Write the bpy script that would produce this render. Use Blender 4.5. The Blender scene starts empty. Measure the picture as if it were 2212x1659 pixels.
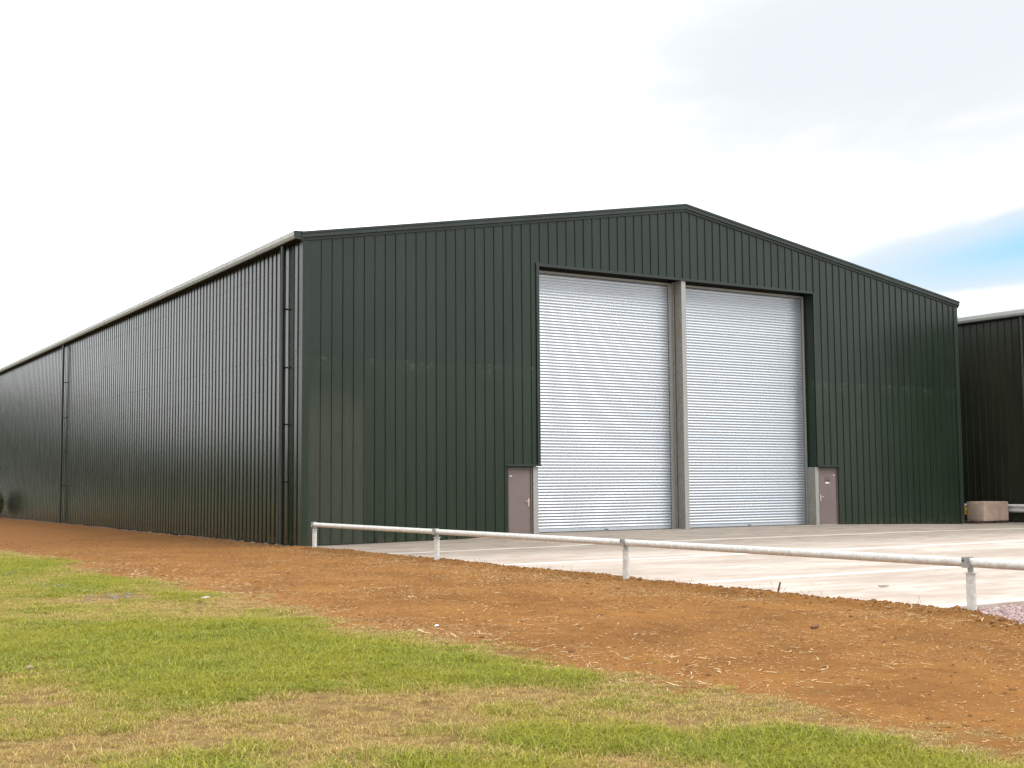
import bpy, math, random
import numpy as np
from mathutils import Matrix, Vector, Euler

random.seed(7)
rng = np.random.default_rng(7)
scene = bpy.context.scene
COL = scene.collection
R = math.radians

# ------------------------------------------------------------------ camera
# world axes: x runs along the gable front, y along the long side wall, origin at the near building corner
cam_d = bpy.data.cameras.new('camera')
cam = bpy.data.objects.new('camera', cam_d)
COL.objects.link(cam)
YAW, PITCH, ROLL = .55362, .08103, -.00742
fwd = Vector((math.sin(YAW) * math.cos(PITCH), math.cos(YAW) * math.cos(PITCH), math.sin(PITCH)))
rgt = Vector((math.cos(YAW), -math.sin(YAW), 0))
upv = rgt.cross(fwd)
r2 = rgt * math.cos(ROLL) + upv * math.sin(ROLL)
u2 = -rgt * math.sin(ROLL) + upv * math.cos(ROLL)
m = Matrix((r2, u2, -fwd)).transposed().to_4x4()
m.translation = Vector((-13.0694, -31.9849, 1.6))
cam.matrix_world = m
cam_d.sensor_width = 36
cam_d.lens = 36 * 2700.575 / 2212
cam_d.clip_start = .1
cam_d.clip_end = 3000
scene.camera = cam
CX, CY = -13.07, -31.98

# ------------------------------------------------------------------ sky, sun, exposure
SUN_EL, SUN_AZ = R(52), R(150)          # azimuth clockwise from +y
world = bpy.data.worlds.new('World')
scene.world = world
world.use_nodes = True
wt = world.node_tree
wt.nodes.clear()


class NT:
    """small helper for writing node trees"""
    def __init__(s, tree):
        s.t = tree

    def n(s, kind, **kw):
        nd = s.t.nodes.new(kind)
        for k, v in kw.items():
            if k == 'ins':
                for kk, vv in v.items():
                    s.set(nd, kk, vv)
            else:
                setattr(nd, k, v)
        return nd

    def set(s, nd, key, val):
        sock = nd.inputs[key]
        if isinstance(val, bpy.types.NodeSocket):
            s.t.links.new(val, sock)
        elif isinstance(val, bpy.types.Node):
            s.t.links.new(val.outputs[0], sock)
        else:
            sock.default_value = val

    def math(s, op, a, b=None, c=None, clamp=False):
        nd = s.n('ShaderNodeMath', operation=op, use_clamp=clamp)
        s.set(nd, 0, a)
        if b is not None:
            s.set(nd, 1, b)
        if c is not None:
            s.set(nd, 2, c)
        return nd.outputs[0]

    def ramp(s, fac, lo, hi, a=0., b=1., smooth=True):
        nd = s.n('ShaderNodeMapRange', interpolation_type='SMOOTHSTEP' if smooth else 'LINEAR')
        s.set(nd, 0, fac)
        for i, v in zip((1, 2, 3, 4), (lo, hi, a, b)):
            s.set(nd, i, v)
        return nd.outputs[0]

    def mix(s, fac, a, b, blend='MIX'):
        nd = s.n('ShaderNodeMix', data_type='RGBA', blend_type=blend)
        s.set(nd, 0, fac)
        for i, v in ((6, a), (7, b)):
            if isinstance(v, tuple) and len(v) == 3:
                v = v + (1,)
            s.set(nd, i, v)
        return nd.outputs[2]

    def noise(s, vec, scale, detail=3, rough=.55, dist=0):
        nd = s.n('ShaderNodeTexNoise')
        s.set(nd, 'Vector', vec)
        s.set(nd, 'Scale', scale)
        s.set(nd, 'Detail', detail)
        s.set(nd, 'Roughness', rough)
        s.set(nd, 'Distortion', dist)
        return nd.outputs[0]

    def mapping(s, vec, scale=(1, 1, 1), loc=(0, 0, 0), rot=(0, 0, 0)):
        nd = s.n('ShaderNodeMapping')
        s.set(nd, 0, vec)
        nd.inputs['Location'].default_value = loc
        nd.inputs['Rotation'].default_value = rot
        nd.inputs['Scale'].default_value = scale
        return nd.outputs[0]


W = NT(wt)
out = W.n('ShaderNodeOutputWorld')
sky = W.n('ShaderNodeTexSky', sky_type='NISHITA', sun_disc=False)
sky.sun_elevation = SUN_EL
sky.sun_rotation = SUN_AZ
sky.air_density = 1.0
sky.dust_density = 1.0
bg1 = W.n('ShaderNodeBackground', ins={0: sky.outputs[0], 1: .10})
tc = W.n('ShaderNodeTexCoord')
sep = W.n('ShaderNodeSeparateXYZ', ins={0: tc.outputs['Generated']})
X, Y, Z = sep.outputs
az = W.math('ARCTAN2', X, Y)                      # clockwise from +y
el = W.math('ARCSINE', Z)
comb = W.n('ShaderNodeCombineXYZ')
W.set(comb, 0, W.math('MULTIPLY', az, 1.0))
W.set(comb, 1, W.math('MULTIPLY', W.math('SUBTRACT', el, W.math('MULTIPLY', az, .13)), 3.2))
streak = W.noise(comb, 2.2, 4, .5, .3)
wisp = W.noise(comb, 7, 4, .6, .6)


def gap(azc, elc, waz, wel, tilt):
    """an opening in the cloud deck, in compass angle and height"""
    da = W.math('SUBTRACT', az, R(azc))
    de = W.math('SUBTRACT', W.math('SUBTRACT', el, R(elc)), W.math('MULTIPLY', da, tilt))
    de = W.math('ADD', de, W.math('MULTIPLY', W.math('SUBTRACT', wisp, .5), .022))
    q = W.math('ADD', W.math('POWER', W.math('DIVIDE', da, R(waz)), 2),
               W.math('POWER', W.math('DIVIDE', de, R(wel)), 2))
    return W.math('EXPONENT', W.math('MULTIPLY', q, -1))


g = gap(57.0, 10.2, 9.0, 1.2, .12)
for a in ((95, 13, 12, 1.4, .1), (150, 22, 10, 2.2, .1), (-60, 26, 14, 2.0, -.1), (-130, 18, 12, 1.6, .1), (20, 48, 16, 3, .1)):
    g = W.math('ADD', g, gap(*a))
g2 = gap(50, 18.5, 17, 6.5, .1)
for a in ((-75, 20, 20, 6, -.1), (125, 25, 22, 7, .1), (-150, 28, 24, 7, .1)):
    g2 = W.math('ADD', g2, W.math('MULTIPLY', gap(*a), .8))
body = W.ramp(W.math('ADD', W.math('MULTIPLY', streak, .8), W.math('MULTIPLY', wisp, .2)), .34, .62, .5, 1.0)
grey = W.math('ADD', W.math('MULTIPLY', W.math('MULTIPLY', g2, body), 1.35), W.math('MULTIPLY', g, 2.6))
grey = W.math('MINIMUM', grey, 1.0)
thin = W.math('MINIMUM', W.math('POWER', g, 1.15), .93)
cloud_c = W.mix(W.ramp(wisp, .3, .7), (1.0, 1.0, 1.0), (.93, .96, 1.0))
cloud_c = W.mix(grey, cloud_c, (.905, .955, 1.0))
bg2 = W.n('ShaderNodeBackground', ins={0: cloud_c, 1: W.math('ADD', .955, W.math('MULTIPLY', 1.2, W.math('POWER', W.math('SUBTRACT', 1.0, grey), 2.6)))})
bgb = W.n('ShaderNodeBackground', ins={0: (.24, .68, 1.0, 1), 1: .58})
addb = W.n('ShaderNodeAddShader')
W.set(addb, 0, bg1.outputs[0])
W.set(addb, 1, bgb.outputs[0])
mx = W.n('ShaderNodeMixShader')
W.set(mx, 0, thin)
W.set(mx, 1, bg2.outputs[0])
W.set(mx, 2, addb.outputs[0])
W.set(out, 0, mx.outputs[0])

sun_d = bpy.data.lights.new('sun', 'SUN')
sun_d.energy = 2.2
sun_d.angle = R(28)
sun_d.color = (1, .95, .88)
sun = bpy.data.objects.new('sun', sun_d)
COL.objects.link(sun)
sd = Vector((math.sin(SUN_AZ) * math.cos(SUN_EL), math.cos(SUN_AZ) * math.cos(SUN_EL), math.sin(SUN_EL)))
sun.rotation_euler = sd.to_track_quat('Z', 'Y').to_euler()
sun.location = sd * 100
vs = scene.view_settings
vs.view_transform = 'Standard'
vs.look = 'None'
vs.exposure = 0
vs.gamma = 1
vs.use_curve_mapping = False
scene.cycles.max_bounces = 6


# ------------------------------------------------------------------ materials
def material(name):
    mt = bpy.data.materials.new(name)
    mt.use_nodes = True
    t = mt.node_tree
    for nd in list(t.nodes):
        if nd.type != 'OUTPUT_MATERIAL':
            t.nodes.remove(nd)
    h = NT(t)
    h.out = [n for n in t.nodes if n.type == 'OUTPUT_MATERIAL'][0]
    h.b = h.n('ShaderNodeBsdfPrincipled')
    t.links.new(h.b.outputs[0], h.out.inputs[0])
    h.P = h.n('ShaderNodeNewGeometry').outputs['Position']
    return mt, h


def bump(h, height, strength=.3, dist=.01, normal=None):
    nd = h.n('ShaderNodeBump')
    h.set(nd, 'Height', height)
    nd.inputs['Strength'].default_value = strength
    nd.inputs['Distance'].default_value = dist
    if normal is not None:
        h.set(nd, 'Normal', normal)
    return nd.outputs[0]


def paint(name, base, rough=.38, spec=.5, canning=.5, dusty=False, lap=None, axis=0):
    """coated steel sheet: slight oil canning, vertical run marks, dust at the foot"""
    mt, h = material(name)
    sp = h.n('ShaderNodeSeparateXYZ', ins={0: h.P})
    x, y, z = sp.outputs
    along = (x, y)[axis]
    broad = h.noise(h.mapping(h.P, (1.2, 1.2, .35)), 1.0, 3)
    runs = h.noise(h.mapping(h.P, (22, 22, .35)), 1.0, 4, .6)
    c = h.mix(h.ramp(broad, .3, .7), base, tuple(v * 1.35 for v in base))
    c = h.mix(h.math('MULTIPLY', h.ramp(runs, .5, .8), .35), c, tuple(v * 2.1 for v in base))
    # mud splash and dust near the ground
    foot = h.math('MULTIPLY', h.ramp(z, .45, .02), h.ramp(h.noise(h.P, 5, 5, .7), .42, .72))
    c = h.mix(h.math('MULTIPLY', foot, .45), c, (.16, .12, .07))
    rr = h.ramp(runs, .3, .8, rough - .05, rough + .12)
    if dusty:
        # the first sheets by the corner still carry a dull dusty film up to the sheet lap
        film = h.math('MULTIPLY', h.ramp(along, 1.86, 1.80), h.ramp(along, .12, .16))
        film = h.math('MULTIPLY', film, h.ramp(h.math('ADD', z, h.math('MULTIPLY', h.noise(h.mapping(h.P, (3, 3, .2)), 1), 1.6)), 5.6, 4.2))
        film = h.math('MULTIPLY', film, h.ramp(h.noise(h.mapping(h.P, (9, 9, 1.2)), 1, 4, .6), .25, .6, .55, 1))
        c = h.mix(h.math('MULTIPLY', film, .6), c, (.060, .060, .045))
        spots = h.math('MULTIPLY', film, h.ramp(h.noise(h.mapping(h.P, (7, 7, 3.5), (3, 0, 1)), 1, 2), .66, .74))
        c = h.mix(h.math('MULTIPLY', spots, .5), c, (.012, .02, .016))
    if lap:
        zz = h.math('SUBTRACT', z, lap)
        band = h.math('MULTIPLY', h.ramp(zz, .03, -.03), h.ramp(zz, -.55, -.06))
        sc = h.noise(h.mapping(h.P, (7, 7, 9)), 1, 5, .65)
        sel = h.ramp(h.noise(h.mapping(h.P, (1.1, 1.1, .01), (5, 0, 0)), 1, 2), .44, .58)
        mk = h.math('MULTIPLY', h.math('MULTIPLY', band, h.ramp(sc, .47, .64)), sel)
        c = h.mix(h.math('MULTIPLY', mk, .26 if axis == 0 else .0), c, (.16, .20, .18))
        dk = h.math('MULTIPLY', h.math('MULTIPLY', h.ramp(zz, .0, .04), h.ramp(zz, .16, .08)),
                    h.ramp(h.noise(h.mapping(h.P, (6, 6, 14)), 1, 3), .6, .68))
        c = h.mix(h.math('MULTIPLY', dk, .6), c, (.006, .01, .008))
        # below the lap the greener reflection is put into the sheet colour
        c = h.mix(h.math('MULTIPLY', h.ramp(zz, .005, -.005), .35), c, tuple((base[0] * 1.3, base[1] * 1.55, base[2] * 1.05)))
    h.set(h.b, 'Base Color', c)
    h.set(h.b, 'Roughness', rr)
    h.b.inputs['Specular IOR Level'].default_value = spec
    wave = h.noise(h.mapping(h.P, (2.2, 2.2, .55)), 1.0, 2)
    n1 = bump(h, wave, canning, .02)
    h.set(h.b, 'Normal', n1)
    return mt


def steel(name, base=(.50, .51, .50), rough=.45, metal=.55, dirt=.25, spangle=40, tint=(.33, .27, .2)):
    mt, h = material(name)
    a = h.noise(h.P, spangle, 3, .6)
    b = h.noise(h.mapping(h.P, (3, 3, 1.4)), 1.0, 5, .65)
    c = h.mix(h.ramp(a, .35, .65), tuple(v * .88 for v in base), tuple(min(1, v * 1.12) for v in base))
    c = h.mix(h.math('MULTIPLY', h.ramp(b, .5, .75), dirt), c, tint)
    h.set(h.b, 'Base Color', c)
    h.b.inputs['Metallic'].default_value = metal
    h.set(h.b, 'Roughness', h.ramp(b, .3, .7, rough - .06, rough + .12))
    h.set(h.b, 'Normal', bump(h, a, .04, .001))
    return mt


def flat(name, base, rough=.6, metal=0, var=.12, scale=12):
    mt, h = material(name)
    a = h.noise(h.P, scale, 4, .6)
    h.set(h.b, 'Base Color', h.mix(h.ramp(a, .3, .7), tuple(v * (1 - var) for v in base), tuple(min(1, v * (1 + var)) for v in base)))
    h.b.inputs['Roughness'].default_value = rough
    h.b.inputs['Metallic'].default_value = metal
    h.set(h.b, 'Normal', bump(h, a, .15, .003))
    return mt


M = {}


def lath_mat():
    mt, h = material('shutter_lath_steel')
    info = h.n('ShaderNodeObjectInfo').outputs['Random']
    a = h.noise(h.mapping(h.P, (.8, .8, .5)), 1.0, 3)
    c = h.mix(info, (.50, .545, .60), (.55, .59, .64))
    c = h.mix(h.math('MULTIPLY', h.ramp(a, .45, .75), .3), c, (.46, .50, .545))
    h.set(h.b, 'Base Color', c)
    h.b.inputs['Metallic'].default_value = .8
    h.set(h.b, 'Roughness', h.ramp(a, .3, .7, .31, .37))
    return mt


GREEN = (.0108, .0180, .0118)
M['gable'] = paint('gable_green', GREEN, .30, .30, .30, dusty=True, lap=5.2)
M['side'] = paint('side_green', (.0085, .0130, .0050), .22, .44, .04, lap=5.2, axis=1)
M['trim'] = paint('trim_green', (.015, .022, .018), .4, .34, .15)
M['olive'] = paint('neighbour_brown_green', (.019, .022, .013), .36, .40, .2, axis=1)
M['gutter'] = steel('gutter_grey', (.42, .43, .41), .5, .1, .2)
M['gutter_shade'] = flat('gutter_shade_black', (.006, .007, .006), .6)  # near black: the shade under the gutters put into a colour
M['galv'] = steel('galvanised_steel', (.30, .30, .285), .5, .35, .3)
M['pipe_galv'] = steel('galvanised_pipe', (.58, .57, .54), .48, .2, .3, 18, (.36, .28, .2))
M['column'] = steel('column_steel', (.25, .24, .21), .5, .3, .6, 14, (.24, .17, .09))
M['slat'] = lath_mat()
M['hood'] = steel('shutter_head_steel', (.36, .36, .34), .5, .4, .05)
M['door'] = flat('taupe_door_paint', (.150, .112, .105), .5, 0, .05, 3)
M['door_frame'] = flat('taupe_frame_paint', (.105, .080, .072), .5, 0, .05, 3)
M['handle'] = flat('satin_handle', (.62, .52, .47), .3, .8, .05)
M['black'] = flat('black_plastic', (.012, .014, .012), .35)
M['pipe_black'] = flat('downpipe_dark', (.016, .019, .016), .38, 0, .2, 5)
M['white'] = flat('white_plate', (.8, .78, .8), .5)
M['dark'] = flat('dark_interior', (.012, .013, .012), .8)
M['yellow'] = flat('yellow_paint', (.72, .42, .015), .45, 0, .2)
M['rust'] = flat('rusty_screw', (.05, .045, .035), .6)
M['bearer'] = flat('dark_timber', (.055, .032, .025), .85, 0, .3)
M['roof'] = steel('roof_sheet', (.36, .38, .37), .5, .2, .2)


def concrete_mat():
    mt, h = material('brushed_concrete')
    sp = h.n('ShaderNodeSeparateXYZ', ins={0: h.P})
    x, y, z = sp.outputs
    a = h.noise(h.mapping(h.P, (.22, .55, 1)), 1.0, 5, .62, .6)
    b = h.noise(h.mapping(h.P, (.9, 2.2, 1), (4, 1, 0)), 1.0, 5, .65, .8)
    f = h.noise(h.P, 28, 4, .7)
    c = h.mix(h.ramp(a, .32, .68), (.35, .285, .235), (.53, .47, .41))
    c = h.mix(h.math('MULTIPLY', h.ramp(b, .46, .64), .7), c, (.33, .25, .19))
    c = h.mix(h.math('MULTIPLY', h.ramp(b, .42, .28), .5), c, (.56, .50, .44))
    # worn, dirtier band in front of the doors
    near = h.ramp(h.math('ADD', y, h.math('MULTIPLY', a, 4)), -7.2, -3.2)
    c = h.mix(h.math('MULTIPLY', near, .85), c, h.mix(h.ramp(b, .4, .66), (.25, .208, .165), (.155, .126, .098)))
    # thin dark tyre marks swinging across the front of the doors
    for k, (x0, y0, s, wd) in enumerate(((20, -1.7, -.50, .34), (22, -3.4, -.58, .42), (17, -4.9, -.50, .16), (9, -3.0, -.55, .14), (25, -7.5, -.62, .2))):
        line = h.math('SUBTRACT', y, h.math('ADD', y0, h.math('MULTIPLY', h.math('SUBTRACT', x, x0), s)))
        line = h.math('ADD', line, h.math('MULTIPLY', h.math('SUBTRACT', h.noise(h.mapping(h.P, (.35, .1, 1), (k * 3, 0, 0)), 1, 3), .5), .8))
        mk = h.ramp(h.math('ABSOLUTE', line), wd, wd * .25)
        mk = h.math('MULTIPLY', mk, h.ramp(h.noise(h.mapping(h.P, (.25, .25, 1), (k, 7, 0)), 1, 2), .40, .60))
        c = h.mix(h.math('MULTIPLY', mk, .72), c, (.13, .115, .105))
    # pale laitance along each joint
    for yj in (-5.0, -10.3, -16.15, -21.05):
        dd = h.math('ABSOLUTE', h.math('SUBTRACT', h.math('ADD', y, h.math('MULTIPLY', h.math('SUBTRACT', h.noise(h.P, 1.5, 3), .5), .12)), yj + .12))
        mk = h.math('MULTIPLY', h.ramp(dd, .17, .09), h.ramp(b, .3, .55, .45, 1))
        c = h.mix(h.math('MULTIPLY', mk, 1. if yj < -6 else .5), c, (.74, .70, .64))
    st = h.noise(h.P, 3.1, 2)
    c = h.mix(h.math('MULTIPLY', h.ramp(st, .72, .78), .5), c, (.2, .16, .13))
    c = h.mix(h.ramp(f, .3, .7, 0, .22), c, (.30, .26, .22))
    h.set(h.b, 'Base Color', c)
    h.b.inputs['Roughness'].default_value = .8
    h.set(h.b, 'Normal', bump(h, h.math('ADD', h.noise(h.mapping(h.P, (60, 6, 1)), 1, 3), f), .25, .004))
    return mt


def earth_mat(lawn):
    mt, h = material('lawn_soil' if lawn else 'red_brown_soil')
    at = h.n('ShaderNodeAttribute', attribute_name='lawn').outputs['Fac']
    gr = h.n('ShaderNodeAttribute', attribute_name='green').outputs['Fac']
    a = h.noise(h.P, .55, 4, .6)
    b = h.noise(h.P, 4.5, 5, .7)
    f = h.noise(h.P, 45, 4, .75)
    vor = h.n('ShaderNodeTexVoronoi', ins={'Vector': h.P, 'Scale': 60.0}).outputs['Distance']
    c = h.mix(h.ramp(a, .3, .7), (.198, .087, .022), (.280, .128, .034))
    c = h.mix(h.math('MULTIPLY', h.ramp(b, .45, .75), .55), c, (.140, .057, .013))
    c = h.mix(h.math('MULTIPLY', h.ramp(f, .50, .74), .45), c, (.36, .20, .065))
    c = h.mix(h.math('MULTIPLY', h.ramp(f, .42, .28), .6), c, (.060, .028, .010))
    dampness = h.noise(h.mapping(h.P, (1, .6, 1), (7, 3, 0)), .9, 5, .7, .8)
    c = h.mix(h.math('MULTIPLY', h.ramp(dampness, .50, .68), .45), c, (.125, .052, .014))
    # tiny chaff flecks
    fl = h.noise(h.mapping(h.P, (110, 38, 1), rot=(0, 0, .5)), 1, 2, .5)
    c = h.mix(h.math('MULTIPLY', h.ramp(fl, .64, .74), .55), c, (.50, .35, .17))
    # far end of the strip is redder and smoother
    sp = h.n('ShaderNodeSeparateXYZ', ins={0: h.P})
    c = h.mix(h.ramp(sp.outputs[1], -12, 12, 0, .45), c, (.185, .078, .026))
    dry = h.mix(h.ramp(b, .35, .65), (.19, .115, .038), (.29, .19, .075))
    grn = h.mix(h.ramp(b, .35, .65), (.075, .095, .008), (.14, .155, .016))
    lc = h.mix(gr, dry, grn)
    lc = h.mix(h.ramp(f, .3, .7, 0, .5), lc, (.07, .05, .022))
    c = h.mix(at, c, lc)
    h.set(h.b, 'Base Color', c)
    h.b.inputs['Roughness'].default_value = .95
    h.b.inputs['Specular IOR Level'].default_value = .1
    hh = h.math('ADD', h.math('MULTIPLY', b, 1.2), h.math('ADD', f, h.math('MULTIPLY', vor, .5)))
    h.set(h.b, 'Normal', bump(h, hh, .75, .022))
    return mt


def blade_mat():
    mt, h = material('grass_blades')
    gr = h.n('ShaderNodeAttribute', attribute_type='INSTANCER', attribute_name='green').outputs['Fac']
    rnd = h.n('ShaderNodeAttribute', attribute_name='shade').outputs['Fac']
    v = h.noise(h.P, .9, 3)
    grn = h.mix(rnd, (.090, .125, .006), (.420, .430, .035))
    grn = h.mix(h.ramp(v, .35, .65, 0, .5), grn, (.37, .33, .022))
    dry = h.mix(rnd, (.24, .150, .040), (.80, .58, .24))
    fac = h.ramp(h.math('ADD', gr, h.math('MULTIPLY', h.math('SUBTRACT', h.math('FRACT', h.math('MULTIPLY', rnd, 7.31)), .5), 1.15)), .22, .62)
    c = h.mix(fac, dry, grn)
    h.set(h.b, 'Base Color', c)
    h.b.inputs['Roughness'].default_value = .5
    h.b.inputs['Specular IOR Level'].default_value = .3
    tr = h.n('ShaderNodeBsdfTranslucent')
    h.set(tr, 'Color', c)
    mxs = h.n('ShaderNodeMixShader')
    mxs.inputs[0].default_value = .35
    h.t.links.new(h.b.outputs[0], mxs.inputs[1])
    h.t.links.new(tr.outputs[0], mxs.inputs[2])
    h.t.links.new(mxs.outputs[0], h.out.inputs[0])
    return mt


def vary_mat(name, a, b, rough=.8, scale=1.0):
    """colour varies piece by piece through a stored 'shade' attribute"""
    mt, h = material(name)
    rnd = h.n('ShaderNodeAttribute', attribute_name='shade').outputs['Fac']
    c = h.mix(rnd, a, b)
    c = h.mix(h.ramp(h.noise(h.P, 70 * scale, 3), .3, .7, 0, .4), c, tuple(v * .55 for v in a))
    h.set(h.b, 'Base Color', c)
    h.b.inputs['Roughness'].default_value = rough
    return mt


def block_mat():
    mt, h = material('pink_cast_concrete')
    a = h.noise(h.P, 2.5, 5, .65, .5)
    f = h.noise(h.P, 40, 4, .7)
    c = h.mix(h.ramp(a, .3, .7), (.40, .285, .215), (.50, .375, .295))
    vo = h.noise(h.mapping(h.P, (3, 3, 5)), 1, 6, .8, 1.5)
    c = h.mix(h.math('MULTIPLY', h.ramp(h.math('ABSOLUTE', h.math('SUBTRACT', vo, .5)), .012, .0), .4), c, (.16, .11, .09))
    h.set(h.b, 'Base Color', c)
    h.b.inputs['Roughness'].default_value = .9
    h.set(h.b, 'Normal', bump(h, h.math('ADD', a, f), .35, .01))
    return mt


M['concrete'] = concrete_mat()
M['dirt'] = earth_mat(False)
M['lawn'] = earth_mat(True)
M['blades'] = blade_mat()
M['straw'] = vary_mat('straw', (.33, .20, .08), (.74, .58, .33))
M['clod'] = vary_mat('soil_clod', (.14, .06, .017), (.29, .135, .036), .95)
M['gravel'] = vary_mat('pink_gravel', (.27, .185, .17), (.56, .43, .42), .85)
M['gravel_bed'] = flat('pink_gravel_bed', (.26, .185, .165), .95, 0, .4, 40)
M['stone'] = vary_mat('pale_stone', (.15, .085, .04), (.36, .26, .17), .9)
M['grey_stone'] = vary_mat('grey_stone', (.13, .12, .11), (.30, .28, .26), .9)
M['block'] = block_mat()
M['leaf'] = vary_mat('bush_leaf', (.045, .060, .014), (.16, .16, .05), .6)
M['bark'] = flat('bark', (.08, .055, .035), .9, 0, .3)
M['stick'] = flat('brown_stick', (.13, .06, .03), .85, 0, .3)
M['dead'] = flat('dead_leaf', (.11, .07, .04), .8, 0, .4, 60)
M['paper'] = flat('litter_paper', (.75, .78, .80), .7)
M['far'] = flat('field_green', (.10, .105, .030), .95, 0, .35, .05)


# ------------------------------------------------------------------ mesh helpers
class MB:
    def __init__(s):
        s.v, s.f = [], []

    def box(s, x0, x1, y0, y1, z0, z1):
        b = len(s.v)
        s.v += [(x0, y0, z0), (x1, y0, z0), (x1, y1, z0), (x0, y1, z0), (x0, y0, z1), (x1, y0, z1), (x1, y1, z1), (x0, y1, z1)]
        s.f += [tuple(b + i for i in q) for q in ((0, 3, 2, 1), (4, 5, 6, 7), (0, 1, 5, 4), (1, 2, 6, 5), (2, 3, 7, 6), (3, 0, 4, 7))]
        return s

    def tube(s, a, b, r, n=16, r2=None, caps=True):
        a, b = Vector(a), Vector(b)
        d = (b - a).normalized()
        p = d.orthogonal().normalized()
        q = d.cross(p)
        k = len(s.v)
        r2 = r if r2 is None else r2
        for c, rr in ((a, r), (b, r2)):
            for i in range(n):
                t = 2 * math.pi * i / n
                s.v.append(tuple(c + p * math.cos(t) * rr + q * math.sin(t) * rr))
        for i in range(n):
            j = (i + 1) % n
            s.f.append((k + i, k + j, k + n + j, k + n + i))
        if caps:
            s.f.append(tuple(k + i for i in reversed(range(n))))
            s.f.append(tuple(k + n + i for i in range(n)))
        return s

    def sweep(s, prof, path, closed=True):
        """prof points mapped by each path function f(p)->xyz, joined along the path"""
        k = len(s.v)
        n = len(prof)
        for fn in path:
            for p in prof:
                s.v.append(tuple(fn(p)))
        m_ = n if closed else n - 1
        for a in range(len(path) - 1):
            for i in range(m_):
                j = (i + 1) % n
                s.f.append((k + a * n + i, k + a * n + j, k + (a + 1) * n + j, k + (a + 1) * n + i))
        if closed:
            s.f.append(tuple(k + i for i in reversed(range(n))))
            s.f.append(tuple(k + (len(path) - 1) * n + i for i in range(n)))
        return s

    def quad(s, *pts):
        b = len(s.v)
        s.v += [tuple(p) for p in pts]
        s.f.append(tuple(range(b, b + len(pts))))
        return s

    def mesh(s, name, mat, bevel=0, smooth=False, fix=True):
        me = bpy.data.meshes.new(name)
        me.from_pydata(s.v, [], s.f)
        if fix or bevel:
            import bmesh
            bm = bmesh.new()
            bm.from_mesh(me)
            if fix:
                bmesh.ops.recalc_face_normals(bm, faces=bm.faces)
            if bevel:
                bmesh.ops.bevel(bm, geom=list(bm.edges), offset=bevel, segments=2, affect='EDGES', profile=.5)
            bm.to_mesh(me)
            bm.free()
        if smooth:
            me.polygons.foreach_set('use_smooth', [True] * len(me.polygons))
            me.set_sharp_from_angle(angle=R(40))
        me.materials.append(mat)
        return me


def add(name, me, parent=None, loc=None, rot=None, **props):
    o = bpy.data.objects.new(name, me)
    COL.objects.link(o)
    if parent is not None:
        o.parent = parent
    if loc is not None:
        o.location = loc
    if rot is not None:
        o.rotation_euler = rot
    for k, v in props.items():
        o[k] = v
    return o


def npmesh(name, verts, faces, mat, attrs=None, smooth=False):
    me = bpy.data.meshes.new(name)
    verts = np.asarray(verts, np.float32)
    faces = np.asarray(faces, np.int32)
    k = faces.shape[1]
    me.vertices.add(len(verts))
    me.vertices.foreach_set('co', verts.ravel())
    me.loops.add(faces.size)
    me.loops.foreach_set('vertex_index', faces.ravel())
    me.polygons.add(len(faces))
    me.polygons.foreach_set('loop_start', np.arange(0, faces.size, k, dtype=np.int32))
    me.polygons.foreach_set('use_smooth', np.full(len(faces), smooth))
    me.update(calc_edges=True)
    me.validate()
    for n_, a in (attrs or {}).items():
        at = me.attributes.new(n_, 'FLOAT', 'POINT')
        at.data.foreach_set('value', np.asarray(a, np.float32))
    me.materials.append(mat)
    return me


# value noise in numpy
_tab = rng.random((256, 256))


def vnoise(x, y, s=1.0):
    x = np.asarray(x) * s + 500.3
    y = np.asarray(y) * s + 500.7
    xi, yi = np.floor(x).astype(int), np.floor(y).astype(int)
    fx, fy = x - xi, y - yi
    fx, fy = fx * fx * (3 - 2 * fx), fy * fy * (3 - 2 * fy)
    t = lambda a, b: _tab[a % 256, b % 256]
    return (t(xi, yi) * (1 - fx) + t(xi + 1, yi) * fx) * (1 - fy) + (t(xi, yi + 1) * (1 - fx) + t(xi + 1, yi + 1) * fx) * fy


def fbm(x, y, s, o=4):
    r_, a_, t_ = 0, 1, 0
    for i in range(o):
        r_ = r_ + vnoise(x + 17 * i, y - 9 * i, s * 2 ** i) * a_
        t_ += a_
        a_ *= .55
    return r_ / t_


def sstep(a, b, x):
    t = np.clip((x - a) / (b - a), 0, 1)
    return t * t * (3 - 2 * t)


# ------------------------------------------------------------------ terrain
def apron_z(x, y):
    x = np.asarray(x, float)
    y = np.asarray(y, float)
    b_ = np.interp(x, [0, 1, 5, 6.5, 20, 24, 27, 60], [0, 0, .055, .14, .14, .07, 0, 0])
    return b_ * sstep(-8, -.6, y)


def edge_x(y):
    """where the earth meets the concrete / gravel"""
    y = np.asarray(y, float)
    return np.where(y < -21.6, -.02 + (y + 21.6) * .56, 0.0)


def boundary_x(y):
    """edge between lawn and bare earth"""
    y = np.asarray(y, float)
    return (-6.62 + .28 * np.sin(y * .45 + 1) - .35 * sstep(-22, -12, y) * sstep(0, -10, y) + 1.1 * (fbm(y * 0 + 3, y, .8, 4) - .5)
            + .6 * sstep(-3, 6, y) * -1)


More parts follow.
